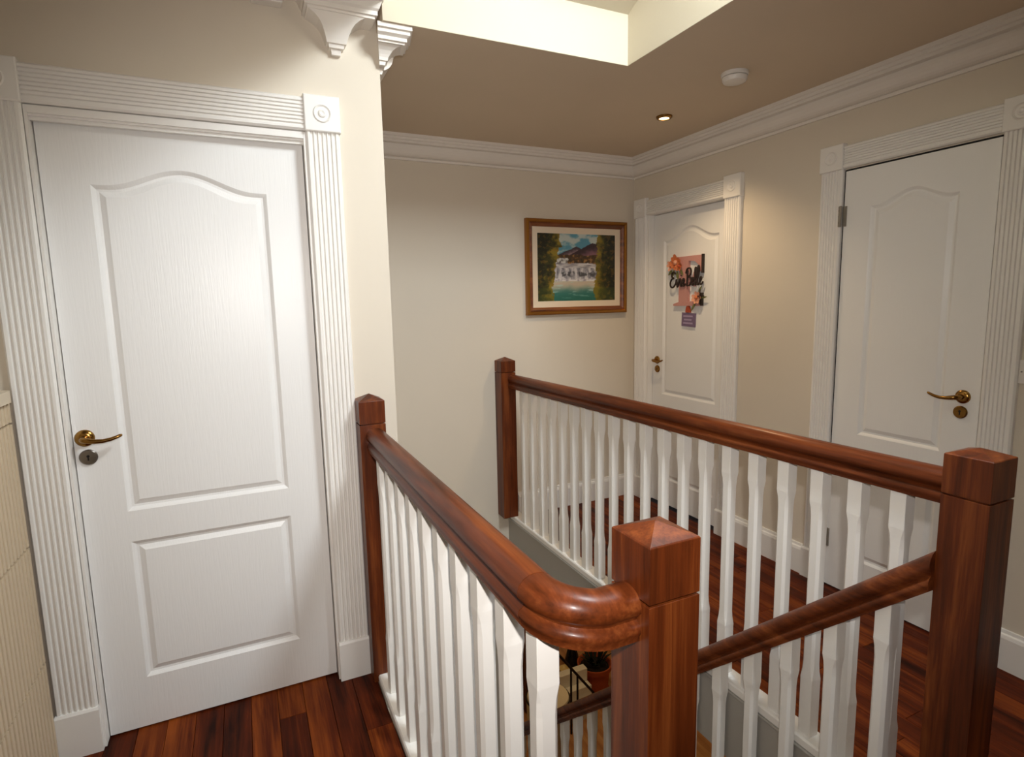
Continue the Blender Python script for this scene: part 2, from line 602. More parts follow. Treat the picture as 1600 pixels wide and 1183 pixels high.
def handle(root, T, u, z, sgn, mat=None, zk=None):
    """lever on a round rose at (u, z), pointing along sgn*u; a key escutcheon below"""
    def ring_loft(mb, uc, zc, prof, n=24):
        mb.loft([[T(uc + r * math.cos(2 * PI * i / n), zc + r * math.sin(2 * PI * i / n), d) for i in range(n)] for r, d in prof])
    h = empty('handle', T(u, z, 0))
    h.parent = root
    h.location = Vector(T(u, z, 0)) - Vector(root['_o'])
    h['label'] = 'brass lever handle on a round rose'
    mb = MB()
    ring_loft(mb, u, z, [(0.027, 0.0), (0.027, 0.004), (0.024, 0.008), (0.017, 0.011), (0.012, 0.012)])
    mb.build('rose', M_BRASS, h, smooth=True)
    mb = MB()
    pts = [(0, 0, .010), (0, 0, .034), (.006, 0, .044), (.018, -.002, .049), (.036, -.005, .050), (.056, -.006, .049), (.076, -.003, .047), (.092, .002, .045), (.102, .006, .043), (.106, .008, .0425)]
    rad = [.010, .009, .0095, .0088, .0075, .0066, .006, .0055, .005, .003]
    mb.tube([T(u + sgn * a, z + b, d) for a, b, d in pts], rad, 12)
    mb.build('lever', M_BRASS, h, smooth=True)
    zk = zk or z - 0.062
    mb = MB()
    ring_loft(mb, u + sgn * 0.004, zk, [(0.025, 0.0), (0.025, 0.004), (0.022, 0.007), (0.014, 0.0075), (0.004, 0.0078)])
    e = mb.build('escutcheon', mat or M_STEEL, root, smooth=True)
    mb = MB()
    uk = u + sgn * 0.004
    mb.loft([[T(uk + r * math.cos(2 * PI * i / 12), zk + .004 + r * math.sin(2 * PI * i / 12), d) for i in range(12)] for r, d in ((.0042, .006), (.0042, .0085))])
    mb.loft([[T(uk + a, zk + b, d) for a, b in ((-.0022, -.010), (.0022, -.010), (.0016, .003), (-.0016, .003))] for d in (.006, .0085)])
    mb.build('keyhole', M_DARK, e)


def flute_profile(w, th=0.022, n=6):
    pts = [(0, 0), (0, th * 0.7), (0.006, th), (0.010, th)]
    a, b = 0.012, w - 0.012
    st = (b - a) / n
    for i in range(n):
        x = a + i * st
        pts += [(x + st * .14, th), (x + st * .30, th - .006), (x + st * .70, th - .006), (x + st * .86, th)]
    pts += [(w - 0.010, th), (w - 0.006, th), (w, th * 0.7), (w, 0)]
    return pts


def casing(name, label, T, u0, u1, zt, w=0.112, lint=0.108, left_plinth=True):
    """fluted door surround: u0/u1 = inner edges, zt = underside of the lintel"""
    root = empty(name, T((u0 + u1) / 2, 0, 0), label, 'architrave', kind='structure')
    pr = flute_profile(w)
    PZ = 0.155
    for s, u in ((-1, u0), (1, u1)):
        mb = MB().loft([[T(u + s * a, z, d) for a, d in pr] for z in (PZ, zt)])
        mb.build('architrave_upright', M_WHITE, root)
        mb = MB().loft([[T(u + s * a, z, d) for a, d in ((-.003, 0), (-.003, .03), (w + .004, .03), (w + .004, 0))] for z in (0.0005, PZ - 0.008)] + [[T(u + s * a, PZ, d) for a, d in ((-.001, 0), (-.001, .026), (w + .001, .026), (w + .001, 0))]])
        mb.build('plinth_block', M_WHITE, root)
        blk = empty('corner_block', T(u + s * w / 2, zt, 0))
        blk.parent = root
        blk.location = Vector(T(u + s * w / 2, zt, 0)) - Vector(root['_o'])
        bw = w / 2 + 0.003
        uc, zc = u + s * w / 2, zt + lint / 2 + 0.003
        mb = MB().loft([[T(uc + a, zc + b, d) for a, b in ((-k, -k), (k, -k), (k, k), (-k, k))] for k, d in ((bw, 0), (bw, .027), (bw - .003, .030))])
        mb.build('block', M_WHITE, blk)
        mb = MB().loft([[T(uc + r * math.cos(2 * PI * i / 28), zc + r * math.sin(2 * PI * i / 28), d) for i in range(28)] for r, d in ((.030, .029), (.030, .0315), (.027, .034), (.024, .0315), (.020, .029), (.014, .030), (.012, .034), (.008, .0355), (.003, .033))])
        mb.build('rosette', M_WHITE, blk, smooth=True)
    pr2_ = flute_profile(lint, 0.022, 7)
    mb = MB().loft([[T(u, zt + a, d) for a, d in pr2_] for u in (u0 + .003, u1 - .003)])
    mb.build('lintel', M_WHITE, root)
    return root


# door 1: in the door wall, u = x
def T1(u, z, d):
    return (u, L + 0.03 - d, z)
def T1c(u, z, d):
    return (u, L - d, z)
d1 = empty('door_1', (sum(D1) / 2, L + .03, 0), 'nearest white moulded two panel door at left, lever on its left side', 'door', kind='structure')
PX = (-0.388, 0.106)
door_leaf(d1, T1, D1[0], D1[1], [(PX[0], PX[1], 0.772, 1.808, 0.058), (PX[0], PX[1], 0.183, 0.668, 0)])
handle(d1, T1, -0.478, 1.030, 1, M_STEEL)
casing('trim_4', 'fluted white surround of the nearest door at left', T1c, D1[0] - .012, D1[1] + .010, 2.016)
# stepped frame between casing and leaf
mb = MB()
for s, u in ((-1, D1[0]), (1, D1[1])):
    a, b = sorted((u + s * 0.003, u + s * 0.029))
    mb.box(a, b, L - .004, L + .11, 0.001, DH + 0.034)
    a, b = sorted((u + s * 0.0025, u + s * 0.010))
    mb.box(a, b, L - .012, L + .0, 0.001, DH + 0.03)
mb.box(D1[0] - .003, D1[1] + .003, L - .004, L + .11, DH + .004, DH + .034)
mb.box(D1[0] - .003, D1[1] + .003, L - .012, L - .004, DH + .010, DH + .03)
mb.box(D1[0] - .003, D1[1] + .003, L + .004, L + .02, DH - .006, DH + .004)
struct('trim_5', mb, M_WHITE, 'stepped white frame lining around the nearest door', 'door frame')


# right wall doors: u = -y so that u grows to the right
def T2(u, z, d):
    return (R + 0.04 - d, -u, z)
def Tr(u, z, d):
    return (R - d, -u, z)
d2 = empty('door_2', (R + .04, sum(D2) / 2, 0), 'white panelled door in the far corner with a pink letter on it', 'door', kind='structure')
door_leaf(d2, T2, -D2[1], -D2[0], [(-3.084, -2.592, 0.776, 1.806, 0.072), (-3.084, -2.592, 0.183, 0.668, 0)])
handle(d2, T2, -3.135, 1.008, 1, M_BRASS)
casing('trim_6', 'fluted white surround of the far door beside the painting', Tr, -D2[1] - .018, -D2[0] + .018, 1.985, w=0.118, lint=0.1)
mb = MB()
for s, y in ((1, D2[1]), (-1, D2[0])):
    a, b = sorted((y + s * .003, y + s * .019))
    mb.box(R - .003, R + .11, a, b, .001, DH + .018)
mb.box(R - .003, R + .11, D2[0] - .003, D2[1] + .003, DH + .003, DH + .018)
struct('trim_7', mb, M_WHITE, 'white frame lining of the far corner door', 'door frame')

d3 = empty('door_3', (R, sum(D3) / 2, 0), 'narrow white panelled cupboard door at right above the handrail', 'door', kind='structure')
def T3(u, z, d):
    return (R - 0.004 - d, -u, z)
door_leaf(d3, T3, -D3[1], -D3[0], [(-1.665, -1.318, 0.786, 1.812, 0.050), (-1.665, -1.318, 0.183, 0.668, 0)])
handle(d3, T3, -1.250, 1.022, -1, M_BRASS)
casing('trim_8', 'fluted white surround of the narrow cupboard door at right', Tr, -D3[1] - .007, -D3[0] + .007, 1.994, w=0.108, lint=0.1)
mb = MB()
for s, y in ((1, D3[1]), (-1, D3[0])):
    a, b = sorted((y + s * .0035, y + s * .0058))
    mb.box(R - .002, R + .11, a, b, .001, DH + .006)
mb.box(R - .002, R + .11, D3[0], D3[1], DH + .004, DH + .0075)
struct('trim_9', mb, M_DARK, 'thin dark gap lining the narrow cupboard door', 'door frame')
for z in (1.735, 0.20):
    mb = MB()
    mb.lathe([(.0, 0), (.006, 0.0), (.006, .094), (.0, .094)], 10, (R - .024, D3[1] + .004, z))
    mb.box(R - .0245, R - .0222, D3[1] + .004, D3[1] + .014, z + .002, z + .092)
    mb.box(R - .010, R - .004, D3[1] - .014, D3[1] + .004, z + .002, z + .092)
    hg = mb.build('hinge', M_HINGE, d3)
    ms = MB()
    for k in (.02, .047, .074):
        ms.lathe([(.0, -.0252), (.003, -.0252), (.003, -.0245), (0, -.0245)], 8, (R, D3[1] + .0095, z + k), 'x')
    ms.build('screw', M_DARK, hg)

# ------------------------------------------------------------------ newel posts
def newel(label, cx, cy, s, zb, zg, zr, za, mat=None):
    root = empty('newel_post', (cx, cy, zb), label, 'newel post', 'wooden newel posts of the stair landing')
    mb = MB()
    g = 0.004
    mb.loft([[(cx - k, cy - k, z), (cx + k, cy - k, z), (cx + k, cy + k, z), (cx - k, cy + k, z)] for k, z in ((s, zb), (s, zg - .002), (s - .008, zg - .002), (s - .008, zg + .0022))])
    mb.build('post', mat or M_NEWEL, root, bevel=0.0008)
    mb = MB()
    mb.loft([[(cx - k, cy - k, z), (cx + k, cy - k, z), (cx + k, cy + k, z), (cx - k, cy + k, z)] for k, z in ((s, zg + .0025), (s, zr), (s - .002, zr + .002), (.002, za))])
    mb.build('cap', mat or M_NEWEL, root, bevel=0.0008)
    return root


NY = 0.7115
newel('thick wooden newel post in front, where the curved handrail ends', 0.5845, NY, 0.0505, -0.30, 0.956, 1.050, 1.070)
newel('thick wooden newel post at the right end of the long balustrade', 1.5335, NY, 0.0505, -0.30, 0.953, 1.050, 1.068)
newel('slim wooden newel post against the bright wall corner beside the left door', 0.397, L - .0475, 0.0465, 0.0005, 1.000, 1.083, 1.106)
newel('slim dark wooden newel post against the far wall left of the painting', 1.492, F - .0515, 0.050, 0.031, 0.985, 1.056, 1.080)

# ------------------------------------------------------------------ balustrades
HP = []                       # handrail profile (side, height below top)
half = [(0.0, 0.0), (0.012, -0.0015), (0.023, -0.007), (0.031, -0.016), (0.0345, -0.027), (0.0335, -0.036), (0.028, -0.0425), (0.0235, -0.047), (0.0225, -0.051),
        (0.026, -0.054), (0.0315, -0.058), (0.034, -0.064), (0.0335, -0.070), (0.030, -0.076), (0.030, -0.084)]
HP = half + [(-a, b) for a, b in half[::-1][:-1]]
HP_low = HP


def rail_sweep(pts, tans, tops):
    """horizontal sweep: pts (x,y), tans (x,y) unit tangents, tops z"""
    rings = []
    for (x, y), (tx, ty), z in zip(pts, tans, tops):
        rings.append([(x + ty * a, y - tx * a, z + b) for a, b in HP])
    return MB().loft(rings)


def baluster_mesh(name, z0, ztop_f, hw, stop_top, stop_bot, zt0, zt1):
    """stop-chamfered square spindle; zt0/zt1 = top heights at the -y / +y side (for raked rails)"""
    def sq(k, z, ch):
        c = ch
        return [(-k + c, -k, z), (k - c, -k, z), (k, -k + c, z), (k, k - c, z), (k - c, k, z), (-k + c, k, z), (-k, k - c, z), (-k, -k + c, z)]
    k = hw
    n = 0.95 * hw
    ts = ztop_f - stop_top
    bs = z0 + stop_bot
    rings = [sq(k, z0, .0012), sq(k, bs - .02, .0012), sq(k * 1.02, bs - .004, .0015), sq(n * 1.02, bs + .022, n * .30), sq(n, bs + .05, n * .40),
             sq(n, ts - .05, n * .40), sq(n * 1.02, ts - .022, n * .30), sq(k * 1.02, ts + .004, .0015), sq(k, ts + .02, .0012)]
    top = []
    for x, y, z in sq(k, 0, .0012):
        f = (y + k) / (2 * k)
        top.append((x, y, zt0 + (zt1 - zt0) * f))
    rings.append(top)
    mb = MB().loft(rings)
    me = bpy.data.meshes.new(name)
    me.from_pydata(mb.v, [], mb.f)
    bm = bmesh.new()
    bm.from_mesh(me)
    bmesh.ops.recalc_face_normals(bm, faces=bm.faces)
    bm.to_mesh(me)
    bm.free()
    me.materials.append(M_SPIN)
    return me


BAL = baluster_mesh('baluster', 0.0, 0.880, 0.0205, 0.105, 0.20, 0.880, 0.880)

# left balustrade with the curved end
LX = 0.405
b1 = empty('balustrade', (LX, 1.4, 0), 'left balustrade whose wooden handrail curves into the front newel post', 'balustrade')
ZL = 0.986
mb = rail_sweep([(LX, L - .0945), (LX, 0.792)], [(0, -1), (0, -1)], [ZL, ZL])
mb.build('handrail', M_RAIL, b1, smooth=True)
RA = 0.076
pts, tans = [], []
for i in range(13):
    a = i / 12 * PI / 2
    pts.append((LX + RA * (1 - math.cos(a)), 0.7905 - RA * math.sin(a)))
    tans.append((math.sin(a), -math.cos(a)))
pts.append((0.534, 0.7905 - RA))
tans.append((1, 0))
ease = [ZL - 0.014 * (min(1, i / 12) ** 1.5) for i in range(14)]
rail_sweep(pts, tans, ease).build('handrail_bend', M_RAIL, b1, smooth=True)
mb = MB()
mb.loft([[(LX + a, y, z) for a, z in ((-.038, 0.0005), (.038, 0.0005), (.038, .022), (.034, .028), (-.034, .028), (-.038, .022))] for y in (0.70, L - .095)])
mb.build('base_rail', M_SPIN, b1)
y = 0.772
while y < L - .12:
    place(BAL, 'baluster', (LX, y, 0.0275), b1)
    y += 0.1295
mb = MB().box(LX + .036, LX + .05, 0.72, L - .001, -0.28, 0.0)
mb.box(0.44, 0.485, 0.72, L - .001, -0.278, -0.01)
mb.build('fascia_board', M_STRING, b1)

# right level balustrade
RX = 1.5520
b2 = empty('balustrade', (RX, 2.0, 0), 'long level balustrade in front of the two right hand doors', 'balustrade')
ZR = 0.998
rail_sweep([(RX - .030, F - .101), (RX, NY + .0505)], [(0, -1), (0, -1)], [ZR - .028, ZR]).build('handrail', M_RAIL, b2, smooth=True)
mb = MB()
mb.loft([[(RX + a, y, z) for a, z in ((-.038, 0.0005), (.034, 0.0005), (.034, .022), (.030, .030), (-.034, .030), (-.038, .024))] for y in (NY + .0505, F - .0005)])
mb.build('base_rail', M_SPIN, b2)
BALR = baluster_mesh('baluster', 0.0, 0.883, 0.0205, 0.105, 0.20, 0.886, 0.886)
for i in range(20):
    y = 0.886 + i * 0.1183
    f = (y - NY) / (F - NY)
    place(BALR, 'baluster', (RX - .012 * f, y, 0.0295), b2, (1, 1, 1 - 0.028 / 0.886 * f))
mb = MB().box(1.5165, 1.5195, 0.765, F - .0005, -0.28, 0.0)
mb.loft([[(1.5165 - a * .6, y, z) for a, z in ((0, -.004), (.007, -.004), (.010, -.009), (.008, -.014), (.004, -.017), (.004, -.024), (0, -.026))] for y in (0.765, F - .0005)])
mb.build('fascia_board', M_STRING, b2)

# ------------------------------------------------------------------ staircase going down away from the camera
ST = empty('staircase', (1.05, 2.0, GZ), 'straight wooden staircase going down between the two front newel posts', 'staircase')
GO, RI, NS = 0.219, 0.2, 12
for i in range(NS):
    z = -RI * (i + 1)
    y = 0.725 + GO * i
    x0 = 0.49 if i else 0.637
    mb = MB().box(x0, 1.468, y, y + GO + .02, z - .028, z)
    mb.build('tread', M_STAIR, ST)
    mb = MB().box(x0, 1.468, y - .0, y + .016, z, z + RI - .029)
    mb.build('riser', M_WHITE, ST)
SX = 1.490
slope = 0.912
def pitch(y):
    return 0.795 - slope * (y - 0.775)     # top of the raking handrail
y0, y1 = NY + .0505, F - .02
rings = []
for yy in (y0, y1):
    rings.append([(SX + a * .82, yy, pitch(yy) + b * 1.22) for a, b in HP])
MB().loft(rings).build('handrail', M_RAIL, ST, smooth=True)
# closed string
mb = MB()
mb.prism([(yy, pitch(yy) + dz) for yy, dz in ((y0, -.90), (y1, -.90), (y1, -1.22), (y0, -1.22))], 'x', SX - .02, SX + .019)
mb.build('string_board', M_WHITE, ST)
hh = 0.795 - 0.80
BS = baluster_mesh('baluster', 0.0, 0.82, 0.0205, 0.12, 0.17, 0.8 + slope * .0205, 0.8 - slope * .0205)
y = 0.868
while y < y1 - .03:
    place(BS, 'baluster', (SX, y, pitch(y) - .90), ST)
    y += 0.1425

# ------------------------------------------------------------------ downstairs hall
mb = MB().box(0.3, 4.2, 0.6, 5.6, GZ - .05, GZ)
struct('floor_lower', mb, M_HALL, 'warm lit wooden hall floor downstairs, seen between the balusters', 'floor')
mb = MB().box(1.56, 4.2, 5.5, 5.6, GZ, -0.28)
mb.box(4.1, 4.2, 0.6, 5.5, GZ, -0.28)
mb.box(0.44, 4.2, 0.58, 0.70, GZ, -0.281)
mb.box(1.56, 1.60, F + WT, 5.5, GZ, -0.28)
struct('wall_hall', mb, M_CREAM, 'warm lit hall wall downstairs under the landing', 'wall')
mb = MB().box(R + .12, 4.2, 0.6, 5.6, -0.28, -0.2)
mb.box(1.56, R + .12, F + .12, 5.6, -0.28, -0.2)
struct('ceiling_lower', mb, M_CREAM, 'hall ceiling downstairs beneath the landing', 'ceiling')

# hall things on the lower floor (seen through the gap under the curved handrail)
ld = bpy.data.lights.new('hall_unseen_light', 'POINT')  # added unseen warm light for the hall, no lamp fitting modelled
ld.energy, ld.color, ld.shadow_soft_size = 12, (1.0, 0.74, 0.42), 0.06
lo = bpy.data.objects.new('hall_unseen_light', ld)
COL.objects.link(lo)
lo.location = (2.75, 3.9, -0.62)

pot = empty('plant_pot', (3.03, 4.62, GZ), 'terracotta pot with dark soil on the hall floor downstairs', 'pot')
MB().lathe([(.0, 0), (.15, 0), (.16, .02), (.135, .03), (.16, .26), (.175, .26), (.18, .31), (.165, .31), (.15, .27), (.0, .27)], 24, (3.03, 4.62, GZ)).build('clay_pot', M_TERRA, pot, smooth=True)
MB().lathe([(.0, .271), (.149, .271), (.12, .295), (.0, .30)], 20, (3.03, 4.62, GZ)).build('soil', M_SOIL, pot)
mb = MB()
rr = random.Random(3)
for i in range(26):
    a, ln, t = rr.uniform(0, 2 * PI), rr.uniform(.12, .22), rr.uniform(.3, .9)
    b = Vector((3.03 + .05 * math.cos(a), 4.62 + .05 * math.sin(a), GZ + .29))
    d = Vector((math.cos(a) * t, math.sin(a) * t, 1)).normalized()
    s_ = Vector((-math.sin(a), math.cos(a), 0)) * .022
    m_ = b + d * ln * .55
    e_ = b + d * ln - Vector((0, 0, .03))
    mb.add([b, m_ + s_, e_, m_ - s_, m_ + Vector((0, 0, .012))], [(0, 1, 4), (1, 2, 4), (2, 3, 4), (3, 0, 4)])
M_DLEAF = paint('dark_green_leaf', (26, 34, 26), 0.4)
tag(mb.build('foliage', M_DLEAF, pot), kind='stuff')
v = MB().lathe([(.0, 0), (.06, 0), (.10, .05), (.115, .12), (.09, .20), (.05, .245), (.045, .27), (.06, .29), (.05, .29), (.036, .27), (.0, .26)], 24, (2.72, 4.70, GZ)).build('vase', M_CERAM, smooth=True)
tag(v, 'cream round bellied vase on the hall floor downstairs', 'vase')
v = MB().lathe([(.0, 0), (.05, 0), (.075, .08), (.08, .2), (.05, .32), (.03, .36), (.03, .44), (.045, .46), (.03, .46), (.0, .44)], 24, (2.93, 4.90, GZ)).build('vase', M_BLKCER, smooth=True)
tag(v, 'tall black glazed vase behind the terracotta pot downstairs', 'vase')
# low iron guard rail with thin posts
ir = empty('iron_guard', (2.55, 4.2, GZ), 'sloping dark iron guard with thin upright bars in the hall downstairs', 'guard rail')
pa, pb = Vector((2.33, 4.20, -1.71)), Vector((2.76, 4.20, -2.285))
MB().tube([pa, pb], .012, 8).build('top_bar', M_IRON, ir, smooth=True)
for t in (.01, .39, .55, .99):
    p = pa.lerp(pb, t)
    MB().tube([(p.x, p.y, GZ), (p.x, p.y, p.z)], .010, 8).build('upright_bar', M_IRON, ir, smooth=True)
su = empty('step_stool', (2.68, 4.45, GZ), 'small white painted step stool behind the iron guard downstairs', 'stool')
for k in range(3):
    MB().box(2.53 - .0 * k, 2.84, 4.30 + .08 * k, 4.379 + .08 * k, GZ, GZ + .14 + .13 * k).build('step', M_WHITE, su, bevel=.004)
sc_ = empty('side_cabinet', (2.38, 4.75, GZ), 'narrow brown wooden cabinet beside the step stool downstairs', 'cabinet')
MB().box(2.24, 2.52, 4.62, 4.90, GZ, GZ + .72).build('body', M_STAIR, sc_)
MB().box(2.225, 2.535, 4.605, 4.915, GZ + .7205, GZ + .75).build('cabinet_top', M_STAIR, sc_, bevel=.004)
dr = MB().box(2.26, 2.50, 4.605, 4.6195, GZ + .06, GZ + .69).build('door', M_STAIR, sc_, bevel=.003)
MB().lathe([(.0, -.03), (.010, -.03), (.012, -.018), (.006, -.012), (.006, 0), (.0, 0)], 12, (2.47, 4.605, GZ + .4), 'y').build('knob', M_BRASS, dr, smooth=True)
po = empty('laundry_basket', (2.07, 3.86, GZ), 'round pale basket with a dark rim downstairs behind the raking handrail', 'basket')
MB().lathe([(.0, 0), (.15, 0), (.165, .03), (.18, .74), (.172, .765), (.10, .785), (.0, .79)], 28, (2.07, 3.86, GZ)).build('basket', M_OATCH, po, smooth=True)
mb = MB()
ring = [(2.07 + .182 * math.cos(2 * PI * i / 32), 3.86 + .182 * math.sin(2 * PI * i / 32), GZ + .745) for i in range(33)]
mb.tube(ring, .008, 6)
mb.build('rim', M_IRON, po, smooth=True)

# ------------------------------------------------------------------ painting on the far wall
px0, px1, pz0, pz1 = 1.672, 2.452, 1.337, 1.952
pc = empty('framed_painting', ((px0 + px1) / 2, F, pz0), 'gilt framed landscape painting of a waterfall below mountains', 'painting')
def frame_ring(w0, d0, w1, d1):
    """mitred ring: list of (inset, depth)"""
    return w0
def frame_part(name, mat, prof):
    names = (('bottom',), ('right',), ('top',), ('left',))
    for k in range(4):
        a, b = [], []
        for w, d in prof:
            c = [(px0 + w, pz0 + w), (px1 - w, pz0 + w), (px1 - w, pz1 - w), (px0 + w, pz1 - w)]
            p, q = c[k], c[(k + 1) % 4]
            a.append((p[0], F - .002 - d, p[1]))
            b.append((q[0], F - .002 - d, q[1]))
        MB().loft([a, b]).build(name, mat, pc)
frame_part('gilt_edge', M_GOLD, [(0, 0), (0, .030), (.006, .036), (.016, .037), (.022, .030), (.022, 0)])
frame_part('frame_rail', M_FRAMEBR, [(.022, 0), (.022, .028), (.030, .030), (.040, .024), (.048, .016), (.048, 0)])
frame_part('linen_slip', M_SLIP, [(.048, 0), (.048, .013), (.088, .009), (.088, 0)])
ax0, ax1, az0, az1 = px0 + .088, px1 - .088, pz0 + .088, pz1 - .088
NXG, NZG = 170, 130
vs_, cols = [], []
def mixc(a, b, t):
    t = max(0, min(1, t))
    return tuple(a[i] + (b[i] - a[i]) * t for i in range(3))
def sm(a, b, x):
    t = max(0, min(1, (x - a) / (b - a)))
    return t * t * (3 - 2 * t)
def fbm(x, y, s=0.0):
    return noise.fractal(Vector((x, y, s)), 1.0, 2.0, 4)
for j in range(NZG + 1):
    for i in range(NXG + 1):
        u, w = i / NXG, 1 - j / NZG          # w = 0 top .. 1 bottom
        vs_.append((ax0 + u * (ax1 - ax0), F - .011, az1 - w * (az1 - az0)))
        n1 = fbm(u * 9, w * 9, 1)
        n2 = fbm(u * 26, w * 22, 4)
        # sky
        c = mixc((84, 146, 168), (190, 200, 194), sm(-.1, .5, fbm(u * 6, w * 8, 2) + .15))
        # hills
        h1 = .185 + abs(u - .49) * .55 + .01 * n1
        if w > h1 and u < .62:
            c = mixc((58, 46, 58), (178, 144, 146), sm(0, .12, w - h1 + .02 * n2))
        h2 = .125 + (abs(u - .70) * .62 if u < .70 else (u - .7) * .3) + .008 * n1
        if w > h2:
            c = mixc((52, 34, 44), (134, 92, 104), sm(.04, .17, w - h2 + .03 * n2))
        # bank
        if w > .315 + .02 * n1:
            c = mixc((46, 34, 18), (104, 66, 34), .5 + n2)
            if n2 > .34:
                c = (150, 110, 60)
        if .36 < w < .46 and u < .37 + .03 * n1:
            c = mixc((206, 206, 204), (92, 88, 88), .3 + n2 * 1.4)
        if w > .435 + .012 * n1:
            c = mixc((206, 204, 206), (110, 106, 116), .25 + 1.2 * fbm(u * 6, w * 50, 7))
        # falls
        if w > .50:
            st = fbm(u * 26, w * 7, 9)
            c = mixc((212, 210, 214), (104, 104, 116), .35 + st)
            d = max(0, 1 - abs(w - .60) / .06)
            dk = sm(.15, .5, d * (.55 + .9 * fbm(u * 11 + .6, w * 3, 12)))
            c = mixc(c, (58, 60, 66), dk * .85 * sm(-.25, .25, fbm(u * 24, w * 14, 41)))
        if w > .665 + .018 * n2:
            c = mixc((222, 220, 220), (150, 144, 160), .3 + n2)
        # pool
        if w > .705:
            t = sm(.74, .90, w + .02 * n1)
            c = mixc((196, 182, 162), (50, 112, 104), t)
            c = mixc(c, (178, 206, 200), sm(.25, .55, fbm(u * 5, w * 34, 15)) * .7)
            if w > .86:
                c = mixc(c, (26, 98, 84), sm(.86, .97, w) * .7)
        # trees
        el = .255 - .05 * sm(.25, .6, w) - .01 * sm(.6, 1, w) + .035 * n1 + .02 * n2 + (.03 if w < .2 else 0)
        er = .755 - .02 * sm(.3, .5, w) + .035 * fbm(u * 9, w * 9, 21) + .02 * n2
        if u < el or u > er:
            e = (el - u) / .25 if u < el else (u - er) / .25
            c = mixc((140, 120, 34), (54, 54, 17), sm(-.05, .5, e + .35 * n1))
            c = mixc(c, (22, 26, 10), sm(.30, .95, e + .5 * n2 + .4 * fbm(u * 5, w * 5, 30)))
            bl = fbm(u * 18, w * 18, 33)
            if bl > .28:
                c = mixc(c, (150, 104, 34), .4)
            if w > .80:
                c = mixc(c, (76, 92, 26), .35)
        cols.append(c)
fs = []
for j in range(NZG):
    for i in range(NXG):
        a = j * (NXG + 1) + i
        fs.append((a, a + NXG + 1, a + NXG + 2, a + 1))
me = bpy.data.meshes.new('canvas')
o0 = Vector(((ax0 + ax1) / 2, F - .011, az0))
me.from_pydata([tuple(Vector(v) - o0) for v in vs_], [], fs)
ca = me.color_attributes.new('paint', 'FLOAT_COLOR', 'POINT')
for i, c in enumerate(cols):
    ca.data[i].color = (*lin(c), 1)
mc, nt, b = new_mat('oil_paint_canvas', (128, 128, 128), 0.4)
at = nt.nodes.new('ShaderNodeAttribute')
at.attribute_name = 'paint'
nt.links.new(at.outputs['Color'], b.inputs['Base Color'])
me.materials.append(mc)
place(me, 'canvas', tuple(o0), pc)

# ------------------------------------------------------------------ letter decoration on the far door (u = -y)
def T2d(u, z, d):
    return (R + 0.0425 - d, -u, z)
ltr = empty('door_letter', T2d(-2.83, 1.37, 0), 'pink initial letter with black script name and flowers on the far door', 'door sign')
def flat(pts, d0, d1, name, mat, parent):
    tri = tessellate_polygon([[Vector((u, z, 0)) for u, z in pts]])
    n = len(pts)
    mb = MB().add([T2d(u, z, d0) for u, z in pts] + [T2d(u, z, d1) for u, z in pts],
                  [tuple(t) for t in tri] + [tuple(n + i for i in t) for t in tri] + [(i, (i + 1) % n, n + (i + 1) % n, n + i) for i in range(n)])
    return mb.build(name, mat, parent)
uL, uR, zB, zT = -2.965, -2.715, 1.378, 1.688
e_pts = [(uL, zB), (uR, zB), (uR, zB + .075), (uR - .02, zB + .045), (uR - .06, zB + .03), (uL + .135, zB + .028), (uL + .135, zB + .15), (uR - .075, zB + .15), (uR - .068, zB + .12), (uR - .06, zB + .12),
         (uR - .06, zB + .21), (uR - .068, zB + .21), (uR - .075, zB + .178), (uL + .135, zB + .178), (uL + .135, zT - .03), (uR - .06, zT - .034), (uR - .025, zT - .06), (uR - .012, zT - .10), (uR, zT - .10), (uR, zT),
         (uL + .02, zT), (uL + .02, zT - .012), (uL + .05, zT - .024), (uL + .05, zB + .024), (uL, zB + .012)]
flat(e_pts, .001, .018, 'initial', M_PINK, ltr)
flat([(uR, zT - .11), (uR + .007, zT - .11), (uR + .007, zT + .004), (uR, zT + .004)], .001, .02, 'letter_edge', M_BLACKW, ltr)
flat([(uR - .002, zB + .0), (uR + .006, zB), (uR + .006, zB + .08), (uR - .002, zB + .08)], .001, .02, 'letter_edge', M_BLACKW, ltr)
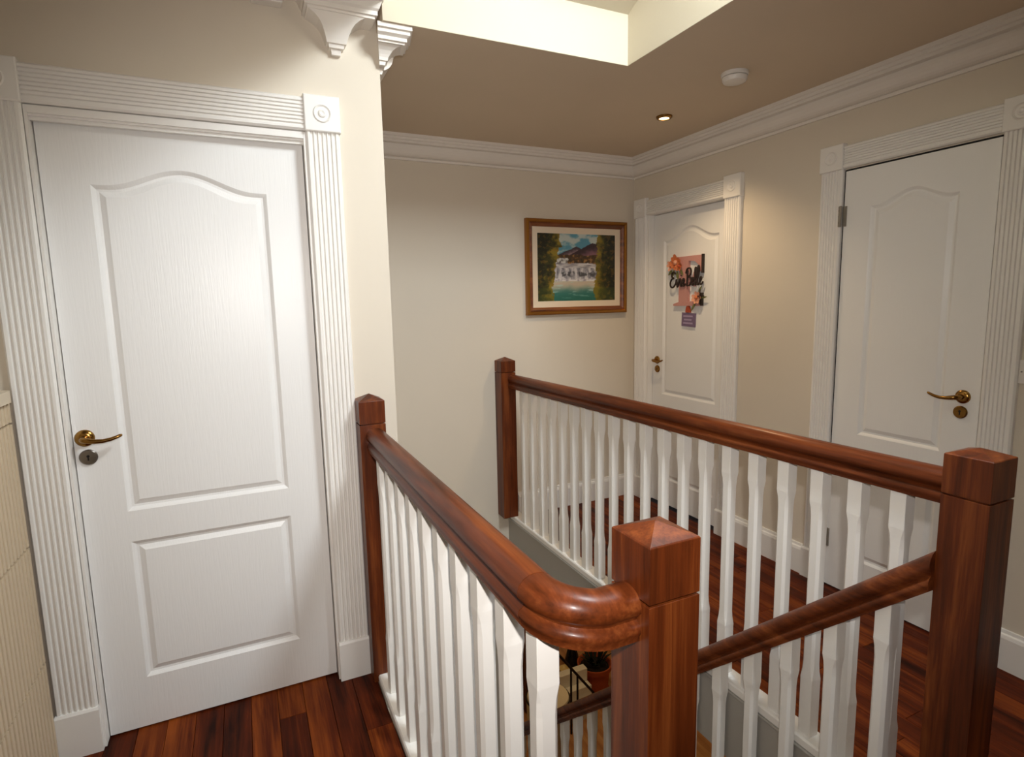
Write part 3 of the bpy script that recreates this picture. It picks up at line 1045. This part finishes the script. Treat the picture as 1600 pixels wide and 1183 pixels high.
# script name, stroke by stroke (unit: x-height = 1)
glyphs = [
    [[(1.25, 1.75), (1.1, 2.0), (.7, 2.05), (.4, 1.8), (.5, 1.4), (.9, 1.2), (.45, 1.1), (.1, .6), (.2, .1), (.65, -.1), (1.1, .1), (1.45, .5)]],             # E
    [[(1.45, .5), (1.6, 1.0), (1.75, .1), (1.9, 0), (2.15, .6), (2.25, 1.0), (2.45, .8)]],                                                                    # v
    [[(2.45, .8), (2.55, 1.0), (2.55, .2), (2.7, 0), (2.9, .2)], [(2.62, 1.45), (2.66, 1.5)]],                                                                # i
    [[(2.9, .2), (3.25, .5), (3.4, .85), (3.2, 1.0), (3.02, .7), (3.05, .2), (3.3, 0), (3.65, .3)]],                                                          # e
    [[(4.05, 0), (4.1, 1.0), (4.2, 2.1)], [(3.75, 1.7), (4.1, 2.3), (4.7, 2.35), (4.95, 1.9), (4.7, 1.35), (4.25, 1.2), (4.8, 1.1), (5.0, .6), (4.7, .05), (4.05, 0)]],   # B
    [[(5.0, .3), (5.35, .55), (5.5, .9), (5.3, 1.0), (5.12, .7), (5.15, .2), (5.4, 0), (5.65, .2)]],                                                          # e
    [[(5.65, .2), (6.1, 1.4), (6.1, 2.2), (5.9, 2.3), (5.8, 1.6), (5.82, .3), (6.0, 0), (6.2, .2)]],                                                          # l
    [[(6.2, .2), (6.7, 1.5), (6.72, 2.4), (6.5, 2.45), (6.38, 1.7), (6.4, .3), (6.55, 0), (6.8, .2)]],                                                        # l
    [[(6.8, .2), (7.15, .55), (7.3, .9), (7.1, 1.0), (6.92, .7), (6.95, .2), (7.25, 0), (7.6, .35)]],                                                         # e
]
def smooth_pts(p, n=5):
    out = []
    for i in range(len(p) - 1):
        a, b, c, d = p[max(i - 1, 0)], p[i], p[i + 1], p[min(i + 2, len(p) - 1)]
        for k in range(n):
            t = k / n
            out.append(tuple(.5 * (2 * b[q] + (c[q] - a[q]) * t + (2 * a[q] - 5 * b[q] + 4 * c[q] - d[q]) * t * t + (3 * b[q] - a[q] - 3 * c[q] + d[q]) * t ** 3) for q in (0, 1)))
    return out + [p[-1]]
su_, sz_ = 0.298 / 7.6, 0.045
for g in glyphs:
    mb = MB()
    for stroke in g:
        pp = smooth_pts(stroke)
        mb.tube([T2d(-2.990 + x * su_, 1.500 + z * sz_ + x * .0012, .026) for x, z in pp], .0058, 6)
    mb.build('script_letter', M_BLACKW, ltr, smooth=True)
def flower(uc, zc, r, mat, cmat, name, n=7, seed=1):
    q = random.Random(seed)
    f = empty(name, T2d(uc, zc, .02))
    f.parent = ltr
    f.location = Vector(T2d(uc, zc, .02)) - Vector(ltr['_o'])
    for k in range(n):
        a = 2 * PI * k / n + q.uniform(-.15, .15)
        rr_ = r * q.uniform(.85, 1.1)
        mb = MB()
        ring, in_ = [], []
        for i in range(10):
            b_ = 2 * PI * i / 10
            x, z = rr_ * .55 + rr_ * .45 * math.cos(b_), rr_ * .33 * math.sin(b_)
            ring.append(T2d(uc + x * math.cos(a) - z * math.sin(a), zc + x * math.sin(a) + z * math.cos(a), .022 + .012 * x / r))
        cc = T2d(uc + rr_ * .5 * math.cos(a), zc + rr_ * .5 * math.sin(a), .022)
        mb.add(ring + [cc], [(i, (i + 1) % 10, 10) for i in range(10)])
        bk = [T2d(*p_) for p_ in []]
        mb.build('petal', mat, f, smooth=True)
    MB().loft([[T2d(uc + rr_ * k * math.cos(2 * PI * i / 10), zc + rr_ * k * math.sin(2 * PI * i / 10), d) for i in range(10)] for k, d in ((.26, .02), (.28, .030), (.18, .036), (.04, .038))]).build('flower_centre', cmat, f, smooth=True)
flower(-2.940, 1.655, .052, M_ORANGE, M_PEACH, 'flower', 8, 2)
flower(-2.985, 1.635, .034, M_PEACH, M_ORANGE, 'flower', 6, 5)
flower(-2.905, 1.630, .032, M_ORANGE, M_RED, 'flower', 6, 6)
flower(-2.745, 1.430, .042, M_PEACH, M_ORANGE, 'flower', 7, 8)
def leaf(u, z, a, ln, w):
    p = [(0, 0), (.35, .5), (.7, .4), (1, 0), (.7, -.4), (.35, -.5)]
    q = [(u + (x * ln) * math.cos(a) - (y_ * w) * math.sin(a), z + (x * ln) * math.sin(a) + (y_ * w) * math.cos(a)) for x, y_ in p]
    flat(q, .020, .023, 'leaf', M_LEAF, ltr)
for a in ((-2.955, 1.612, -2.0, .055, .022), (-2.930, 1.605, -1.4, .06, .024), (-2.975, 1.61, -2.4, .05, .02), (-2.90, 1.61, -1.0, .05, .02),
          (-2.755, 1.40, -2.2, .07, .016), (-2.715, 1.425, .15, .055, .012), (-2.735, 1.462, .9, .05, .014)):
    leaf(*a)
flat([(-2.718, 1.385), (-2.712, 1.385), (-2.712, 1.478), (-2.718, 1.478)], .024, .03, 'twig', M_BLACKW, ltr)
flat([(-2.74, 1.434), (-2.68, 1.436), (-2.68, 1.441), (-2.74, 1.440)], .024, .03, 'twig', M_BLACKW, ltr)
plq = empty('door_plaque', T2d(-2.833, 1.245, 0), 'small purple plaque hanging under the pink letter on the far door', 'plaque')
flat([(-2.893, 1.250), (-2.773, 1.243), (-2.770, 1.330), (-2.890, 1.336)], .001, .010, 'board', M_PURPLE, plq)
for k, (a, b, z) in enumerate(((-2.875, -2.79, 1.312), (-2.868, -2.80, 1.290), (-2.875, -2.79, 1.268))):
    flat([(a, z - .004), (b, z - .006), (b, z + .004), (a, z + .006)], .0095, .0115, 'lettering_line', M_LILAC, plq)
flat([(-2.855, 1.336), (-2.813, 1.335), (-2.815, 1.352), (-2.826, 1.376), (-2.836, 1.382), (-2.848, 1.372), (-2.853, 1.352)], .002, .014, 'hanger', M_RED, plq)

# ------------------------------------------------------------------ ceiling fittings
sx, sy = 2.078, 2.500
dl = empty('downlight', (sx, sy, C - .012), 'small lit recessed downlight in the low ceiling', 'downlight')
MB().lathe([(.026, .0), (.036, .0), (.041, .004), (.042, .0115), (.026, .0115), (.026, 0)], 28, (sx, sy, C - .012), caps=False).build('trim_ring', M_BRASS, dl, smooth=True)
MB().lathe([(.0, .0035), (.0255, .0035), (.0255, .0095), (.0, .0095)], 20, (sx, sy, C - .012)).build('bulb', M_GLOW, dl)
sd = bpy.data.lights.new('downlight_beam', 'SPOT')
sd.energy, sd.color, sd.spot_size, sd.spot_blend, sd.shadow_soft_size = 27, (1.0, 0.74, 0.45), math.radians(120), 0.8, 0.025
so = bpy.data.objects.new('downlight_beam', sd)
COL.objects.link(so)
so.location = (sx, sy, C - .03)

ax, ay = 1.975, 1.925
al = empty('smoke_alarm', (ax, ay, C - .04), 'round white smoke alarm on the low ceiling', 'smoke alarm')
MB().lathe([(.0, .024), (.052, .024), (.056, .028), (.056, .0395), (.0, .0395)], 32, (ax, ay, C - .04)).build('base', M_PLASTIC, al, smooth=True)
MB().lathe([(.0, .0), (.034, .0), (.046, .003), (.051, .010), (.052, .021), (.046, .0235), (.0, .0235)], 32, (ax, ay, C - .04)).build('cover', M_PLASTIC, al, smooth=True)

# light switch right of the cupboard door
sw = empty('light_switch', (R, 1.035, 1.096), 'white light switch beside the cupboard door, cut by the right edge', 'light switch')
MB().box(R - .009, R - .0005, 0.993, 1.079, 1.096, 1.182).build('plate', M_PLASTIC, sw, bevel=.002)
MB().box(R - .014, R - .009, 1.020, 1.052, 1.120, 1.158).build('rocker', M_PLASTIC, sw, bevel=.0015)
MB().lathe([(.0, -.0100), (.003, -.0100), (.003, -.0088), (.0, -.0088)], 10, (R, 1.070, 1.139), 'x').build('screw', M_STEEL, sw)

# little white box high on the door wall, at the top edge of the picture
bx = empty('wall_box', (0.147, L, 2.395), 'small white box high on the wall left of the bell shaped corbel', 'box')
MB().box(0.100, 0.194, L - .045, L - .0005, 2.395, 2.50).build('housing', M_PLASTIC, bx, bevel=.003)
MB().box(0.112, 0.182, L - .048, L - .045, 2.403, 2.49).build('cover_plate', M_PLASTIC, bx, bevel=.001)

# ------------------------------------------------------------------ reeded cabinet at the left edge
CX, CY0, CY1 = -0.632, 0.95, 2.112
cb = empty('reeded_cabinet', ((CX + XL) / 2, 1.5, 0), 'cream reeded shoe cabinet at the left edge beside the door', 'cabinet')
MB().box(XL + .0005, CX - .016, CY0 + .004, CY1 - .001, .0005, 1.170).build('body', M_CABTOP, cb)
mb = MB()
prof = []
n = 8
top = [(XL + .001, CY0 - .006), (CX + .012, CY0 - .006)]
for i in range(n + 1):
    a = i / n * PI / 2
    top.append((CX + .012 - .03 + .03 * math.cos(a), CY1 - .004 - .03 + .03 * math.sin(a)))
top.append((XL + .001, CY1 - .004))
mb.prism(top, 'z', 1.1705, 1.205)
mb.build('cabinet_top', M_CABTOP, cb, bevel=.004)
PER = 0.026
for z0, z1 in ((0.012, .348), (.354, .724), (.730, 1.104), (1.110, 1.166)):
    pts = [(CX - .016, CY0 + .005)]
    y = CY0 + .005
    nn = int((CY1 - .004 - y) / PER)
    per = (CY1 - .004 - y) / nn
    for k in range(nn):
        for t, d in ((0, -.008), (.36, -.008), (.40, -.001), (.44, 0), (.92, 0), (.96, -.001)):
            pts.append((CX + d, y + (k + t) * per))
    pts.append((CX - .006, CY1 - .004))
    pts.append((CX - .016, CY1 - .004))
    MB().prism(pts, 'z', z0, z1).build('drawer_front', M_REED, cb)
MB().box(CX - .012, CX - .0062, 1.93, 2.035, 1.1035, 1.1105).build('finger_slot', M_DARK, cb)

for o in bpy.data.objects:
    if '_o' in o:
        del o['_o']
